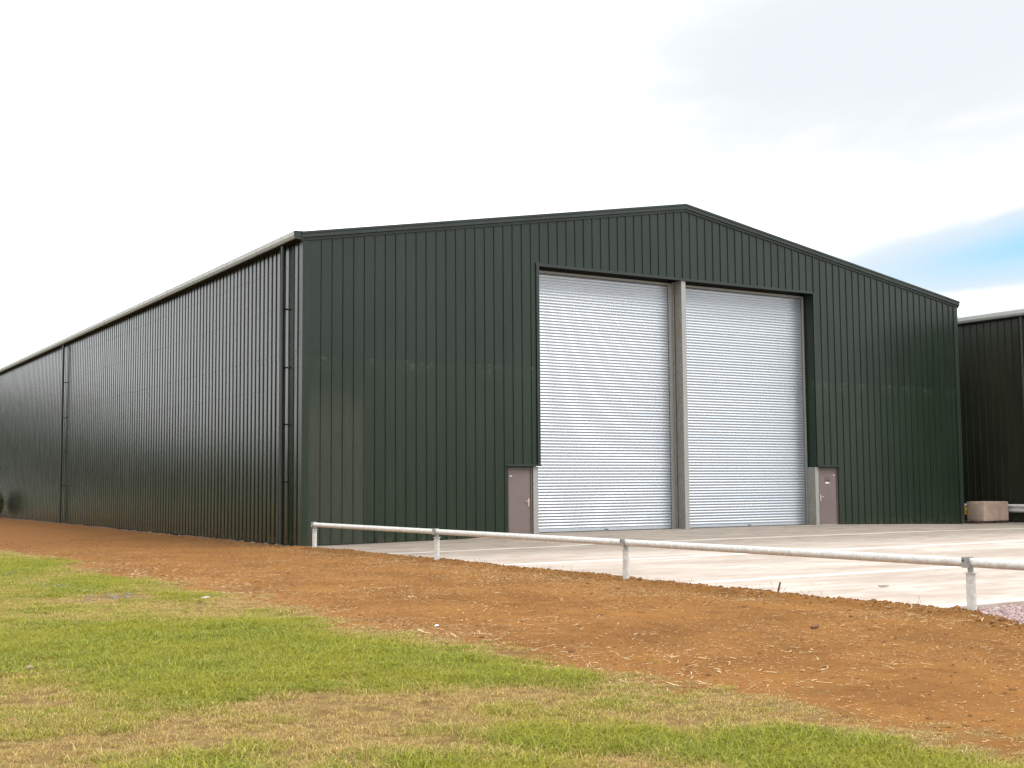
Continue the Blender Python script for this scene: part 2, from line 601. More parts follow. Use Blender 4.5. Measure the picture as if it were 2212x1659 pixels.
# patches of green in the dry lawn: centre x, y, radius across, radius along the view, weight
GREENS = [(-7.69, -3.38, 1.3, 6.1, 1), (-7.1, -8.59, .92, 3.9, .9), (-8.9, -14.3, 1.0, .8, .45), (-6.95, -12.2, .6, 1.2, .6),
          (-9.75, -17.87, 1.4, 2.1, 1), (-8.42, -19.31, 1.35, 2.3, 1.15), (-7.91, -21.54, 1.1, 1.25, 1), (-9.9, -21.9, .95, 1.1, .9),
          (-6.95, -22.7, .8, .85, .6), (-8.04, -24.97, .6, .62, .95), (-9.3, -25.75, .45, .5, .6), (-7.63, -25.95, .55, .35, .9),
          (-7.29, -26.92, .75, .6, 1.2), (-9.8, -23.6, .25, .25, .4), (-10.7, -24.57, .21, .5, .4), (-11.6, -19.0, .9, 2.2, .55)]
DRYS = [(-8.7, -12.94, .9, 1.2, .9), (-8.32, -14.9, .8, .9, .7), (-11.2, -20.85, .45, 1.2, .7), (-11.36, -23.9, .6, .5, .9),
        (-10.32, -23.63, .6, .6, .9), (-9.27, -23.38, .7, .75, 1), (-8.31, -23.54, .85, .55, 1), (-9.59, -24.67, .65, .65, .9),
        (-7.88, -24.6, .5, .3, .7), (-6.77, -25.19, .5, .55, .6), (-7.01, -24.43, .5, .5, .7), (-6.9, -14.87, .5, 1.4, .8),
        (-8.7, -20.1, .2, .3, .3), (-8.4, -26.3, .35, .3, .5)]


def greenness(x, y):
    ca, sa = math.cos(YAW), math.sin(YAW)
    wx = x + 1.15 * (fbm(x, y, 1.3, 3) - .5)
    wy = y + 1.7 * (fbm(x + 40, y, 1.3, 3) - .5)
    g_ = np.full(np.shape(x), .50)
    for s_, L in ((1, GREENS), (-1, DRYS)):
        for cx_, cy_, ra, rl, w_ in L:
            dx, dy = wx - cx_, wy - cy_
            a_ = (dx * ca - dy * sa) / ra
            l_ = (dx * sa + dy * ca) / rl
            g_ = g_ + s_ * w_ * .75 * np.exp(-(a_ * a_ + l_ * l_) ** 1.3)
    g_ = g_ + (fbm(x + 9, y + 4, 2.1, 4) - .5) * 1.15 + (fbm(x + 3, y + 14, 6.0, 3) - .5) * 1.2
    bx = boundary_x(y)
    g_ = g_ - .55 * sstep(-.7, .15, x - bx)
    return np.clip(g_, 0, 1)


def lawn_fac(x, y):
    return 1 - sstep(-.28, .30, x - boundary_x(y) + .9 * (fbm(x, y, 3.0, 3) - .5) + 1.1 * (fbm(x + 8, y, 9.0, 2) - .5))


def earth_z(x, y):
    z_ = -.035 + .05 * (fbm(x, y, .35, 3) - .5) + .022 * (fbm(x + 30, y, 2.6, 3) - .5)
    ex = edge_x(y) + .20 * (fbm(y * 0, y, 2.2, 4) - .5)
    d_ = x - ex
    lip = (.065 + .05 * (fbm(x, y + 50, 3.5, 3) - .5)) * np.exp(-((d_ + .22) / .22) ** 2) + .03 * (1 - sstep(-1.6, -.2, d_)) * 0
    z_ = z_ + lip * sstep(.6, -.6, y)
    z_ = np.where(d_ > .0, z_ - .6 * d_, z_)
    z_ = z_ + (.02 * sstep(-.5, -.12, x) - .07 * sstep(-.13, -.05, x)) * sstep(-.5, .3, y)
    return z_


xs = np.concatenate([np.arange(-27, -14, .4), np.arange(-14, -1, .13), np.arange(-1, .3, .045)])
ys = np.concatenate([np.arange(-34, -11, .09), np.arange(-11, 8, .2), np.arange(8, 66, .5)])
GX, GY = np.meshgrid(xs, ys)
EZ = earth_z(GX, GY)
V = np.stack([GX.ravel(), GY.ravel(), EZ.ravel()], 1)
nx, ny = len(xs), len(ys)
ii, jj = np.meshgrid(np.arange(nx - 1), np.arange(ny - 1))
q0 = (jj * nx + ii).ravel()
F = np.stack([q0, q0 + 1, q0 + nx + 1, q0 + nx], 1)
fc = V[F].mean(1)
# no earth under the building
F = F[~((fc[:, 0] > .05) & (fc[:, 1] > -.3))]
fc = V[F].mean(1)
is_lawn = fc[:, 0] < boundary_x(fc[:, 1])
LF = lawn_fac(V[:, 0], V[:, 1])
GR = greenness(V[:, 0], V[:, 1])
for nm, sel, mt in (('dirt_strip', ~is_lawn, M['dirt']), ('lawn', is_lawn, M['lawn'])):
    ff = F[sel]
    used, inv = np.unique(ff, return_inverse=True)
    me = npmesh(nm, V[used], inv.reshape(ff.shape), mt, {'lawn': LF[used], 'green': GR[used]}, True)
    add(nm, me, kind='structure')

mb = MB()
mb.quad((-900, -900, -.3), (900, -900, -.3), (900, 900, -.3), (-900, 900, -.3))
add('ground', mb.mesh('ground', M['far']), kind='structure')
# the field further out, a little above the base sheet, around the modelled plot
mb = MB()
for x0, x1, y0, y1 in ((-300, -27, -300, 300), (-27, 300, -300, -33.9), (-27, 300, 65.4, 300)):
    mb.quad((x0, y0, -.06), (x1, y0, -.06), (x1, y1, -.06), (x0, y1, -.06))
add('field', mb.mesh('field', M['far']), kind='structure')

# concrete yard, cast in long bays
yard = add('concrete_yard', None, loc=(0, 0, 0), kind='structure')


def bay(x0, x1, y0, y1, sx=.5, sy=.5):
    X_ = np.linspace(x0, x1, max(2, int((x1 - x0) / sx)))
    Y_ = np.linspace(y0, y1, max(2, int((y1 - y0) / sy)))
    a, b = np.meshgrid(X_, Y_)
    z = apron_z(a, b) + .006 * (fbm(a, b, .6, 2) - .5)
    top = np.stack([a.ravel(), b.ravel(), z.ravel()], 1)
    n_ = len(X_)
    i_, j_ = np.meshgrid(np.arange(n_ - 1), np.arange(len(Y_) - 1))
    q = (j_ * n_ + i_).ravel()
    f_ = np.stack([q, q + 1, q + n_ + 1, q + n_], 1).tolist()
    vl = top.tolist()
    # skirt
    ring = ([i for i in range(n_)] + [n_ - 1 + k * n_ for k in range(1, len(Y_))] +
            [len(vl) - 1 - i for i in range(1, n_)] + [(len(Y_) - 1 - k) * n_ for k in range(1, len(Y_) - 1)])
    base_i = len(vl)
    for r_ in ring:
        x_, y_, z_ = vl[r_]
        vl.append((x_, y_, -.18))
    for k in range(len(ring)):
        k2 = (k + 1) % len(ring)
        f_.append([ring[k], base_i + k, base_i + k2, ring[k2]])
    me = npmesh('concrete_bay', vl, f_, M['concrete'], None, False)
    add('concrete_bay', me, yard)


for (y0, y1) in ((-21.15, -16.16), (-16.15, -10.31), (-10.30, -5.01), (-5.0, .62)):
    bay(-.12 if y0 < -5.5 else -.02, 30.3, y0, y1)
    bay(30.31, 62, y0, y1 if y1 < 0 else -.02, 2, 1)
bay(27.02, 30.3, .63, 64, 1, 2)
# gravel beyond the front edge of the yard
gx = np.linspace(-3.6, 60, 60)
gy = np.linspace(-33.8, -21.16, 30)
a, b = np.meshgrid(gx, gy)
z = np.full(a.shape, -.075) + .02 * fbm(a, b, .8, 2)
n_ = len(gx)
i_, j_ = np.meshgrid(np.arange(n_ - 1), np.arange(len(gy) - 1))
q = (j_ * n_ + i_).ravel()
add('gravel_bed', npmesh('gravel_bed', np.stack([a.ravel(), b.ravel(), z.ravel()], 1), np.stack([q, q + 1, q + n_ + 1, q + n_], 1), M['gravel_bed'], None, True), kind='structure')

# ------------------------------------------------------------------ warehouse
BW, LEN = 27.03, 60.0
EAVE, APEX = 8.40, 10.70
SL = (APEX - EAVE) / (BW / 2)
LINTEL, OX0, OX1 = 8.34, 7.69, 19.33
LAP = 5.2
DOORL, DOORR = (6.54, 7.43), (19.42, 20.39)
DTOP = 2.18


def roofz(x):
    return EAVE + SL * (x if x < BW / 2 else BW - x)


wh = add('warehouse', None, loc=(0, 0, 0), category='warehouse',
         label='large dark green ribbed steel warehouse with low gable and two tall roller shutters')


def sheet(u0, w_, zb, zt, depth, run, crown, axis='x', lapz=None, rib_at=0.0):
    """one ribbed wall sheet; zt is a function of the along-wall position"""
    prof = [(0, 0)]
    if rib_at is not None:
        prof = [(0, 0), (run, depth), (run + crown, depth), (2 * run + crown, 0)]
    prof += [(w_ * .5, 0), (w_, 0)]
    prof = [p for p in prof if p[0] <= w_ + 1e-6]
    mbb = MB()
    rows = [('b', 0)]
    if lapz:
        rows += [('l', .0), ('u', .004)]
    rows += [('t', .004 if lapz else 0)]
    n_ = len(prof)
    for kind, off in rows:
        for du, d in prof:
            zz = {'b': zb, 'l': (lapz or 0), 'u': (lapz or 0) + .001, 't': zt(u0 + du)}[kind]
            dd = -(d + off)
            mbb.v.append((u0 + du, dd, zz) if axis == 'x' else (dd, u0 + du, zz))
    for a_ in range(len(rows) - 1):
        for i in range(n_ - 1):
            mbb.f.append((a_ * n_ + i, a_ * n_ + i + 1, (a_ + 1) * n_ + i + 1, (a_ + 1) * n_ + i))
    return mbb


# --- gable wall backing with the openings left out
mb = MB()


def back(x0, x1, z0, z1l, z1r):
    mb.quad((x0, .012, z0), (x1, .012, z0), (x1, .012, z1r), (x0, .012, z1l))
    mb.quad((x0, .10, z0), (x1, .10, z0), (x1, .10, z1r), (x0, .10, z1l))


mid = BW / 2
back(.02, DOORL[0], 0, roofz(.02), roofz(DOORL[0]))
back(DOORL[0], OX0, DTOP + .01, roofz(DOORL[0]), roofz(OX0))
back(OX0, mid, LINTEL + .01, roofz(OX0), roofz(mid))
back(mid, OX1, LINTEL + .01, roofz(mid), roofz(OX1))
back(OX1, DOORR[1], DTOP + .01, roofz(OX1), roofz(DOORR[1]))
back(DOORR[1], BW - .02, 0, roofz(DOORR[1]), roofz(BW - .02))
mb.quad((DOORL[0], .013, .1), (DOORL[0], .1, .1), (DOORL[0], .1, DTOP), (DOORL[0], .013, DTOP))
mb.quad((DOORR[1], .013, .1), (DOORR[1], .1, .1), (DOORR[1], .1, DTOP), (DOORR[1], .013, DTOP))
gable = add('gable_wall', mb.mesh('gable_wall', M['trim'], fix=False), wh)

ribs = [.155] + [.489 + .3285 * k for k in range(21)]
ribs += [7.388 + .3328 * k for k in range(37)]
ribs += [19.702 + .3275 * k for k in range(22)]
edges = ribs + [26.88]
for k in range(len(edges) - 1):
    u0, u1 = edges[k], edges[k + 1]
    # split at the openings
    cuts = [u0] + [c for c in (DOORL[0], OX0, OX1, DOORR[1]) if u0 + .02 < c < u1 - .02] + [u1]
    for q_ in range(len(cuts) - 1):
        a_, b_ = cuts[q_], cuts[q_ + 1]
        mm = (a_ + b_) / 2
        zb = .025 + float(apron_z(mm, -.05)) * .9
        if k < 12:
            zb = .03
        if DOORL[0] < mm < OX0 or OX1 < mm < DOORR[1]:
            zb = DTOP + .02
        if OX0 < mm < OX1:
            zb = LINTEL + .055
        rib = 0 if (q_ == 0 and k > 0) else None
        s_ = sheet(a_, b_ - a_, zb, lambda x: roofz(x) - .02, .030, .009, .034, 'x', LAP if zb < LAP - .5 else None, rib)
        add('cladding_panel', s_.mesh('cladding_panel', M['gable'], fix=False), gable)

# corner flashings and trims
mb = MB()
mb.sweep([(-.062, .215), (-.062, -.034), (.150, -.034), (.150, -.028), (-.056, -.028), (-.056, .215)],
         [lambda p: (p[0], p[1], .02), lambda p: (p[0], p[1], EAVE - .02)])
add('corner_flashing', mb.mesh('corner_flashing', M['gable'], .002), wh)
mb = MB()
mb.sweep([(BW + .05, .2), (BW + .05, -.034), (26.86, -.034), (26.86, -.028), (BW + .044, -.028), (BW + .044, .2)],
         [lambda p: (p[0], p[1], .02), lambda p: (p[0], p[1], EAVE - .02)])
add('corner_flashing', mb.mesh('corner_flashing', M['trim'], .002), wh)
# lintel, jambs, door heads
mb = MB()
mb.box(OX0 - .12, OX1 + .0, -.042, -.027, LINTEL, LINTEL + .075)
mb.box(OX0 - .12, OX1 + .0, -.050, -.0275, LINTEL - .008, LINTEL - .0005)
add('lintel_flashing', mb.mesh('lintel_flashing', M['trim'], .002), wh)
mb = MB()
mb.box(OX0 - .11, OX0 - .004, -.048, -.0285, DTOP + .02, LINTEL + .10)
add('jamb_flashing', mb.mesh('jamb_flashing', M['trim'], .002), wh)
mb = MB()
mb.box(OX1 + .004, OX1 + .06, -.040, -.0285, DTOP + .02, LINTEL + .02)
add('jamb_flashing', mb.mesh('jamb_flashing', M['trim'], .002), wh)
for (a_, b_) in ((DOORL[0] - .10, OX0 + .01), (OX1 - .0, DOORR[1] + .09)):
    mb = MB()
    mb.box(a_, b_, -.085, .0, DTOP - .004, DTOP + .016)
    mb.box(a_, b_, -.040, -.028, DTOP + .0165, DTOP + .05)
    add('drip_flashing', mb.mesh('drip_flashing', M['trim'], .002), wh)
# reveals of the big opening
mb = MB()
mb.quad((OX1 + .003, .0, DTOP + .0), (OX1 + .003, .62, DTOP), (OX1 + .003, .62, LINTEL + .4), (OX1 + .003, .0, LINTEL + .4))
add('reveal_lining', mb.mesh('reveal_lining', M['gable'], fix=False), wh)
mb = MB()
mb.quad((OX0 - .003, .0, DTOP + .0), (OX0 - .003, .62, DTOP), (OX0 - .003, .62, LINTEL + .4), (OX0 - .003, .0, LINTEL + .4))
add('reveal_lining', mb.mesh('reveal_lining', M['trim'], fix=False), wh)
mb = MB()
mb.quad((DOORL[0], .0005, DTOP), (OX0, .0005, DTOP), (OX0, .62, DTOP), (DOORL[0], .62, DTOP))
add('door_soffit', mb.mesh('door_soffit', M['trim'], fix=False), wh)
mb = MB()
mb.quad((OX1, .0005, DTOP), (DOORR[1], .0005, DTOP), (DOORR[1], .62, DTOP), (OX1, .62, DTOP))
add('door_soffit', mb.mesh('door_soffit', M['trim'], fix=False), wh)
mb = MB()
mb.box(6.3, 20.6, .64, .66, .0, LINTEL + .6)
add('dark_backing', mb.mesh('dark_backing', M['dark']), wh)  # black sheet added behind the shutters to close the bright gaps
mb = MB()
mb.box(OX0, OX1, .11, .60, LINTEL + .13, LINTEL + .2)
mb.box(OX0, OX1, .02, .10, LINTEL + .012, LINTEL + .2)
add('soffit_lining', mb.mesh('soffit_lining', M['dark']), wh)  # near-black colour carries the shadow above the shutter heads

# verge capping along the gable
mb = MB()
vz = .0
for x0, x1 in ((-.12, mid), (mid, BW + .12)):
    z0 = EAVE + SL * (x0 if x0 < mid - .1 else BW - x0)
    z1 = EAVE + SL * (x1 if x1 <= mid else BW - x1)
    prof = [(-.045, -.02), (-.052, .05), (-.095, .065), (-.095, .165), (-.115, .172), (-.115, .232), (.25, .25), (.25, .20), (0.0, -.02)]
    mb.sweep(prof, [lambda p, x0=x0, z0=z0: (x0, p[0], z0 + p[1]), lambda p, x1=x1, z1=z1: (x1, p[0], z1 + p[1])])
    nm = MB()
    nm.v, nm.f = mb.v, mb.f
    add('verge_capping', nm.mesh('verge_capping', M['trim'], 0), wh)
    mb = MB()
# roof sheets
for s_ in (0, 1):
    mb = MB()
    xa, xb = (-.16, mid) if s_ == 0 else (BW + .16, mid)
    za, zb = EAVE + .18 - .16 * SL, APEX + .18
    k = 0
    pts = []
    for yy in np.arange(.26, LEN, .5):
        for dy, dz in ((0, 0), (.03, .035), (.07, .035), (.10, 0)):
            pts.append((yy + dy, dz))
    for (yy, dz) in pts:
        mb.v.append((xa, yy, za + dz))
        mb.v.append((xb, yy, zb + dz))
    for i in range(len(pts) - 1):
        mb.f.append((2 * i, 2 * i + 1, 2 * i + 3, 2 * i + 2))
    add('roof_sheet', mb.mesh('roof_sheet', M['roof'], fix=False), wh)
mb = MB()
mb.sweep([(-.25, -.03), (0, .03), (.25, -.03), (.25, -.04), (0, .02), (-.25, -.04)],
         [lambda p: (mid + p[0], .2, APEX + .24 + p[1]), lambda p: (mid + p[0], LEN, APEX + .24 + p[1])])
add('ridge_capping', mb.mesh('ridge_capping', M['roof']), wh)

# --- side wall
mb = MB()
mb.quad((.012, .05, 0), (.012, LEN, 0), (.012, LEN, EAVE), (.012, .05, EAVE))
side = add('side_wall', mb.mesh('side_wall', M['trim'], fix=False), wh)
mb = MB()
prof = []
for k in range(3):
    c0 = k * .3333
    prof += [(c0, 0), (c0 + .014, .048), (c0 + .205, .048), (c0 + .219, 0)]
prof += [(1.0, 0)]
rows = [(.03, 0), (LAP, 0), (LAP + .001, .003), (EAVE, .003)]
for zz, off in rows:
    for du, d in prof:
        mb.v.append((-(d + off), du, zz))
n_ = len(prof)
for a_ in range(3):
    for i in range(n_ - 1):
        mb.f.append((a_ * n_ + i, a_ * n_ + i + 1, (a_ + 1) * n_ + i + 1, (a_ + 1) * n_ + i))
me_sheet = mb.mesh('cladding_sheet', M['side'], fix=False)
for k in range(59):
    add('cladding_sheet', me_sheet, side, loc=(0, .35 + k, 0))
# far walls so that the building is closed
mb = MB()
mb.quad((BW - .012, .05, 0), (BW - .012, LEN, 0), (BW - .012, LEN, EAVE), (BW - .012, .05, EAVE))
add('side_wall', mb.mesh('side_wall', M['trim'], fix=False), wh)
mb = MB()
mb.quad((0, LEN, 0), (BW, LEN, 0), (BW, LEN, EAVE), (mid, LEN, APEX), (0, LEN, EAVE))
add('rear_wall', mb.mesh('rear_wall', M['trim'], fix=False), wh)

# screws: rows on the side wall, the corner flashing and the gable sheet laps
mb = MB()


def screw(x, y, z, nx_, ny_):
    mb.tube((x, y, z), (x + nx_ * .009, y + ny_ * .009, z), .009, 6, .006)


for zz in (1.35, 2.9, 4.4, 5.35, 6.7, 7.8):
    for k in range(75):
        yk = .35 + .3333 * k + .12
        screw(-.048 if zz < LAP else -.051, yk, zz + .006 * math.sin(k * 2.3), -1, 0)
for k in range(25):
    for zz in np.arange(.3, EAVE - .2, .42):
        screw(-.050, .35 + k + .035, zz, -1, 0)
for zz in np.arange(.25, EAVE - .1, .31):
    screw(-.062, .17, zz, -1, 0)
for k, e_ in enumerate(edges[:-1]):
    for zz in (1.6, 3.4, 5.33, 6.9, 8.1, 9.4):
        x_ = e_ + .17
        if zz > roofz(x_) - .3 or (OX0 - .1 < x_ < OX1 + .1 and zz < LINTEL) or (6.4 < x_ < 20.6 and zz < DTOP + .1):
            continue
        screw(x_, -.004 if zz > LAP else 0, zz, 0, -1)
o = add('screws', mb.mesh('screws', M['rust'], fix=False), wh, kind='stuff')

# gutter along the left eave
prof = [(-.335, 8.50), (-.335, 8.615), (-.318, 8.615), (-.318, 8.51), (-.285, 8.445), (-.09, 8.445), (-.09, 8.60), (-.078, 8.60), (-.078, 8.435), (-.295, 8.435)]
mb = MB()
for k in range(20):
    y0, y1 = -.06 + k * 3.0, -.06 + k * 3.0 + 2.985
    mb = MB()
    mb.sweep(prof, [lambda p, y0=y0: (p[0], y0, p[1]), lambda p, y1=y1: (p[0], y1, p[1])])
    if k:
        mb.sweep([(-.340, 8.495), (-.340, 8.620), (-.314, 8.620), (-.314, 8.61), (-.29, 8.436), (-.300, 8.434)],
                 [lambda p, y0=y0: (p[0], y0 - .06, p[1]), lambda p, y0=y0: (p[0], y0 + .03, p[1])])
    gt = add('gutter', mb.mesh('gutter', M['gutter']), wh)
    mb = MB()
    mb.box(-.293, -.002, y0, y1, 8.404, 8.434)
    add('gutter_shade_strip', mb.mesh('gutter_shade_strip', M['gutter_shade']), gt)  # black strip painted as the shade below the gutter
mb = MB()
mb.sweep([(-.337, 8.498), (-.337, 8.618), (-.06, 8.63), (-.06, 8.39), (-.295, 8.40)],
         [lambda p: (p[0], -.075, p[1]), lambda p: (p[0], -.0605, p[1])])
add('gutter_end_cap', mb.mesh('gutter_end_cap', M['trim']), wh)


def downpipe(y, parent=wh, x=-.19, top=8.41, mat='pipe_black', rad=.056, lo=.02, brackets=(1.75, 3.35, 4.95, 6.6)):
    mb = MB()
    mb.tube((x, y, lo), (x, y, top), rad, 20)
    dp = add('downpipe', mb.mesh('downpipe', M[mat], 0, True), parent)
    for zz in brackets:
        b_ = MB()
        b_.tube((x, y, zz - .018), (x, y, zz + .018), rad + .006, 20)
        b_.box(x + rad * .5, x + .175, y - rad - .035, y - rad - .02, zz - .015, zz + .015)
        b_.box(x + rad * .5, x + .175, y + rad - .02, y + rad - .005, zz - .015, zz + .015)
        b_.box(x + .13, x + .16, y - .20, y + .06, zz - .02, zz + .02)
        add('pipe_bracket', b_.mesh('pipe_bracket', M['black']), dp)
    for zz in (2.5, 5.8):
        c_ = MB()
        c_.tube((x, y, zz), (x, y, zz + .06), rad + .007, 20)
        c_.tube((x, y, zz + .075), (x, y, zz + .09), rad + .005, 20)
        add('pipe_collar', c_.mesh('pipe_collar', M[mat], 0, True), dp)


downpipe(1.12)
downpipe(29.15)
downpipe(57.2)

# --- steel columns between and beside the shutters
def hcol(x0, x1, y0, y1, z0, z1, name='steel_column'):
    mb = MB()
    f_ = .018
    mb.box(x0, x1, y0, y0 + f_, z0, z1)
    mb.box(x0, x1, y1 - f_, y1, z0, z1)
    c_ = (x0 + x1) / 2
    mb.box(c_ - .05, c_ + .05, y0 + f_ + .0005, y1 - f_ - .0005, z0, z1)
    add(name, mb.mesh(name, M['column'], .002), wh)


zt = LINTEL + .12
mb = MB()
mb.box(13.33, 13.50, .0, .36, .10, zt - .12)
mb.box(13.27, 13.3295, .375, .47, .10, zt - .12)
cc = add('steel_column', mb.mesh('steel_column', M['column'], .006), wh)
mb = MB()
mb.box(13.325, 13.5055, -.006, -.0005, .10, LINTEL - .01)
add('front_plate', mb.mesh('front_plate', M['galv'], .002), cc)
mb = MB()
mb.box(13.30, 13.53, -.03, .39, .12, .155)
add('base_plate', mb.mesh('base_plate', M['galv'], .002), cc)
for x0, x1, fr in ((7.445, 7.62, 0), (19.255, 19.41, 1)):
    mb = MB()
    mb.box(x0, x1, .02, .42, .10, DTOP - .012)
    c2 = add('steel_column', mb.mesh('steel_column', M['column'], .006), wh)
    mb = MB()
    mb.box(x0 - .003, x1 + .003, .012, .0195, .10, DTOP - .012)
    add('front_plate', mb.mesh('front_plate', M['galv'], .002), c2)
# parts of those columns carry on up behind the sheets
mb = MB()
mb.box(7.45, 7.60, .12, .42, DTOP + .01, zt)
mb.box(19.42, 19.56, .12, .42, DTOP + .01, zt)
add('column_casing', mb.mesh('column_casing', M['dark'], fix=True), wh)

# --- roller shutters
SY = .50
PIT = .0938
ns = 87


def slat_mesh(w_):
    mb = MB()
    pr = []
    for i in range(9):
        t = i / 8
        pr.append((-.026 * math.sin(math.pi * min(1, t * 1.0)) ** .8, .006 + t * (PIT - .012)))
    pr = [(.002, 0)] + [(-.003, .003)] + pr + [(-.003, PIT - .004), (.002, PIT - .001)]
    segs = 5
    n_ = len(pr)
    for k in range(segs + 1):
        x_ = w_ * k / segs
        for (y_, z_) in pr:
            mb.v.append((x_, y_, z_))
    for k in range(segs):
        for i in range(n_ - 1):
            mb.f.append((k * n_ + i, (k + 1) * n_ + i, (k + 1) * n_ + i + 1, k * n_ + i + 1))
    me = mb.mesh('slat', M['slat'], fix=False)
    me.polygons.foreach_set('use_smooth', [True] * len(me.polygons))
    return me


def shutter(x0, x1, z0, ghole):
    """curtain, slats, bottom rail, guides, head plate"""
    mb = MB()
    mb.box(x0 - .03, x1 + .03, SY + .012, SY + .02, z0, LINTEL + .1)
    sh = add('roller_shutter', mb.mesh('roller_shutter', M['dark']), wh)
    sm = slat_mesh(x1 - x0)
    for k in range(ns):
        zz = z0 + .09 + k * PIT
        if zz > LINTEL - .155:
            break
        add('slat', sm, sh, loc=(x0, SY + rng.normal(0, .0008), zz), rot=(rng.normal(0, .0015), 0, rng.normal(0, .0001)))
    mb = MB()
    mb.box(x0, x1, SY - .022, SY + .01, z0 + .015, z0 + .088)
    br = add('bottom_rail', mb.mesh('bottom_rail', M['slat'], .004), sh)
    mb = MB()
    mb.box(x0, x1, SY - .012, SY + .008, z0 - .01, z0 + .0145)
    add('rubber_seal', mb.mesh('rubber_seal', M['black']), br)
    mb = MB()
    hx = x0 + (x1 - x0) * (.5 if x0 < 10 else .52)
    mb.box(hx - .07, hx + .07, SY - .05, SY - .0225, z0 + .040, z0 + .062)
    add('pull_handle', mb.mesh('pull_handle', M['black'], .003), br)
    # head strip
    mb = MB()
    mb.box(x0 - .05, x1 + .05, SY - .045, SY + .01, LINTEL - .085, LINTEL - .035)
    mb.box(x0 - .05, x1 + .05, SY - .038, SY + .01, LINTEL - .11, LINTEL - .0855)
    add('head_strip', mb.mesh('head_strip', M['hood'], .004), sh)
    for gx0, gx1 in ((x0 - .10, x0 + .004), (x1 - .004, x1 + (.07 if ghole else .13))):
        mb = MB()
        mb.box(gx0, gx1, SY - .075, SY - .03, z0 - .01, LINTEL - .05)
        cg = (gx0 + gx1) / 2
        mb.box(cg - .045, cg - .02, SY - .095, SY - .0755, z0 - .01, LINTEL - .05)
        mb.box(cg + .02, cg + .03, SY - .085, SY - .0755, z0 - .01, LINTEL - .05)
        add('guide_rail', mb.mesh('guide_rail', M['galv'], .003), sh)
    return sh


Z0 = .145
shutter(7.82, 13.14, Z0, 0)
shutter(13.60, 19.235, Z0, 1)


# --- personnel doors
def pdoor(x0, x1, hinge_left, sign):
    z0 = .145
    top = DTOP - .10
    yl = .075
    mb = MB()
    mb.box(x0 + .012, x0 + .055, .045, .13, z0, top)
    mb.box(x1 - .055, x1 - .006, .045, .13, z0, top)
    mb.box(x0 + .012, x1 - .006, .045, .13, top + .0005, top + .05)
    fr = add('door_frame', mb.mesh('door_frame', M['door_frame'], .002), wh)
    mb = MB()
    mb.box(x0 + .012, x1 - .006, .05, .12, top + .0505, DTOP - .005)
    add('door_head_panel', mb.mesh('door_head_panel', M['trim'], .002), wh)
    mb = MB()
    mb.box(x0 + .057, x1 - .057, yl, yl + .045, z0 + .012, top - .003)
    lf = add('personnel_door', mb.mesh('personnel_door', M['door'], .002), wh)
    mb = MB()
    hx = x1 - .125 if hinge_left else x0 + .125
    sgn = -1 if hinge_left else 1
    mb.box(hx - .022, hx + .022, yl - .012, yl - .0005, z0 + .83, z0 + 1.06)
    mb.tube((hx, yl - .05, z0 + .975), (hx + sgn * .12, yl - .05, z0 + .975), .010, 10)
    mb.tube((hx, yl - .012, z0 + .975), (hx, yl - .055, z0 + .975), .010, 10)
    add('door_handle', mb.mesh('door_handle', M['handle'], .0015), lf)
    mb = MB()
    mb.tube((hx, yl - .016, z0 + .875), (hx, yl - .012, z0 + .875), .009, 10)
    add('lock_cylinder', mb.mesh('lock_cylinder', M['black']), lf)
    lx = x0 + .14 if hinge_left else x1 - .16
    mb = MB()
    mb.box(lx - .038, lx + .038, yl - .004, yl - .0005, z0 + 1.73, z0 + 1.752)
    add('maker_plate', mb.mesh('maker_plate', M['white']), lf, label='tiny white plate in the upper corner of the door')
    mb = MB()
    mb.box(x0 + .057, x1 - .057, .03, .12, z0 - .005, z0 + .010)
    add('threshold', mb.mesh('threshold', M['galv']), lf)
    if sign:
        sx = (x0 + x1) / 2 + .0
        mb = MB()
        mb.box(sx - .13, sx + .13, yl - .005, yl - .0005, z0 + 1.42, z0 + 1.66)
        sg = add('door_sign', mb.mesh('door_sign', M['door_frame'], .001), lf, label='small square sign plate with white characters on the lower edge')
        mb = MB()
        mb.box(sx - .115, sx + .115, yl - .007, yl - .0052, z0 + 1.515, z0 + 1.545)
        add('sign_border', mb.mesh('sign_border', M['black']), sg)
        # too small to read in the photograph: a run of four letters and one figure
        mb = MB()
        x_ = sx - .105
        for k, wch in enumerate((.028, .026, .030, .026, 0, .036)):
            if wch:
                mb.box(x_, x_ + wch, yl - .008, yl - .0055, z0 + 1.438, z0 + 1.502)
            x_ += wch + (.007 if wch else .02)
        add('sign_lettering', mb.mesh('sign_lettering', M['white'], .001), sg)


pdoor(DOORL[0], DOORL[1], True, False)
pdoor(DOORR[0], DOORR[1], False, True)

# ------------------------------------------------------------------ neighbouring warehouse
NX, NY0, NY1, NE = 30.4, -7.0, 60.0, 8.24
nb = add('neighbouring_warehouse', None, loc=(NX, NY0, 0), category='warehouse',
         label='second very dark brown-green steel warehouse at the right, behind the concrete block')
mb = MB()
mb.quad((.012, 0, .03), (.012, NY1 - NY0, .03), (.012, NY1 - NY0, NE), (.012, 0, NE))
nside = add('side_wall', mb.mesh('side_wall', M['olive'], fix=False), nb)
mb = MB()
pr = [(0, 0), (.012, .036), (.050, .036), (.062, 0), (.2, 0), (.3333, 0)]
for zz in (.04, NE):
    for du, d in pr:
        mb.v.append((-d, du, zz))
for i in range(5):
    mb.f.append((i, i + 1, i + 7, i + 6))
me_np = mb.mesh('cladding_panel', M['olive'], fix=False)
for k in range(int((NY1 - NY0) / .3333)):
    add('cladding_panel', me_np, nside, loc=(0, k * .3333, 0))
mb = MB()
L2 = NY1 - NY0
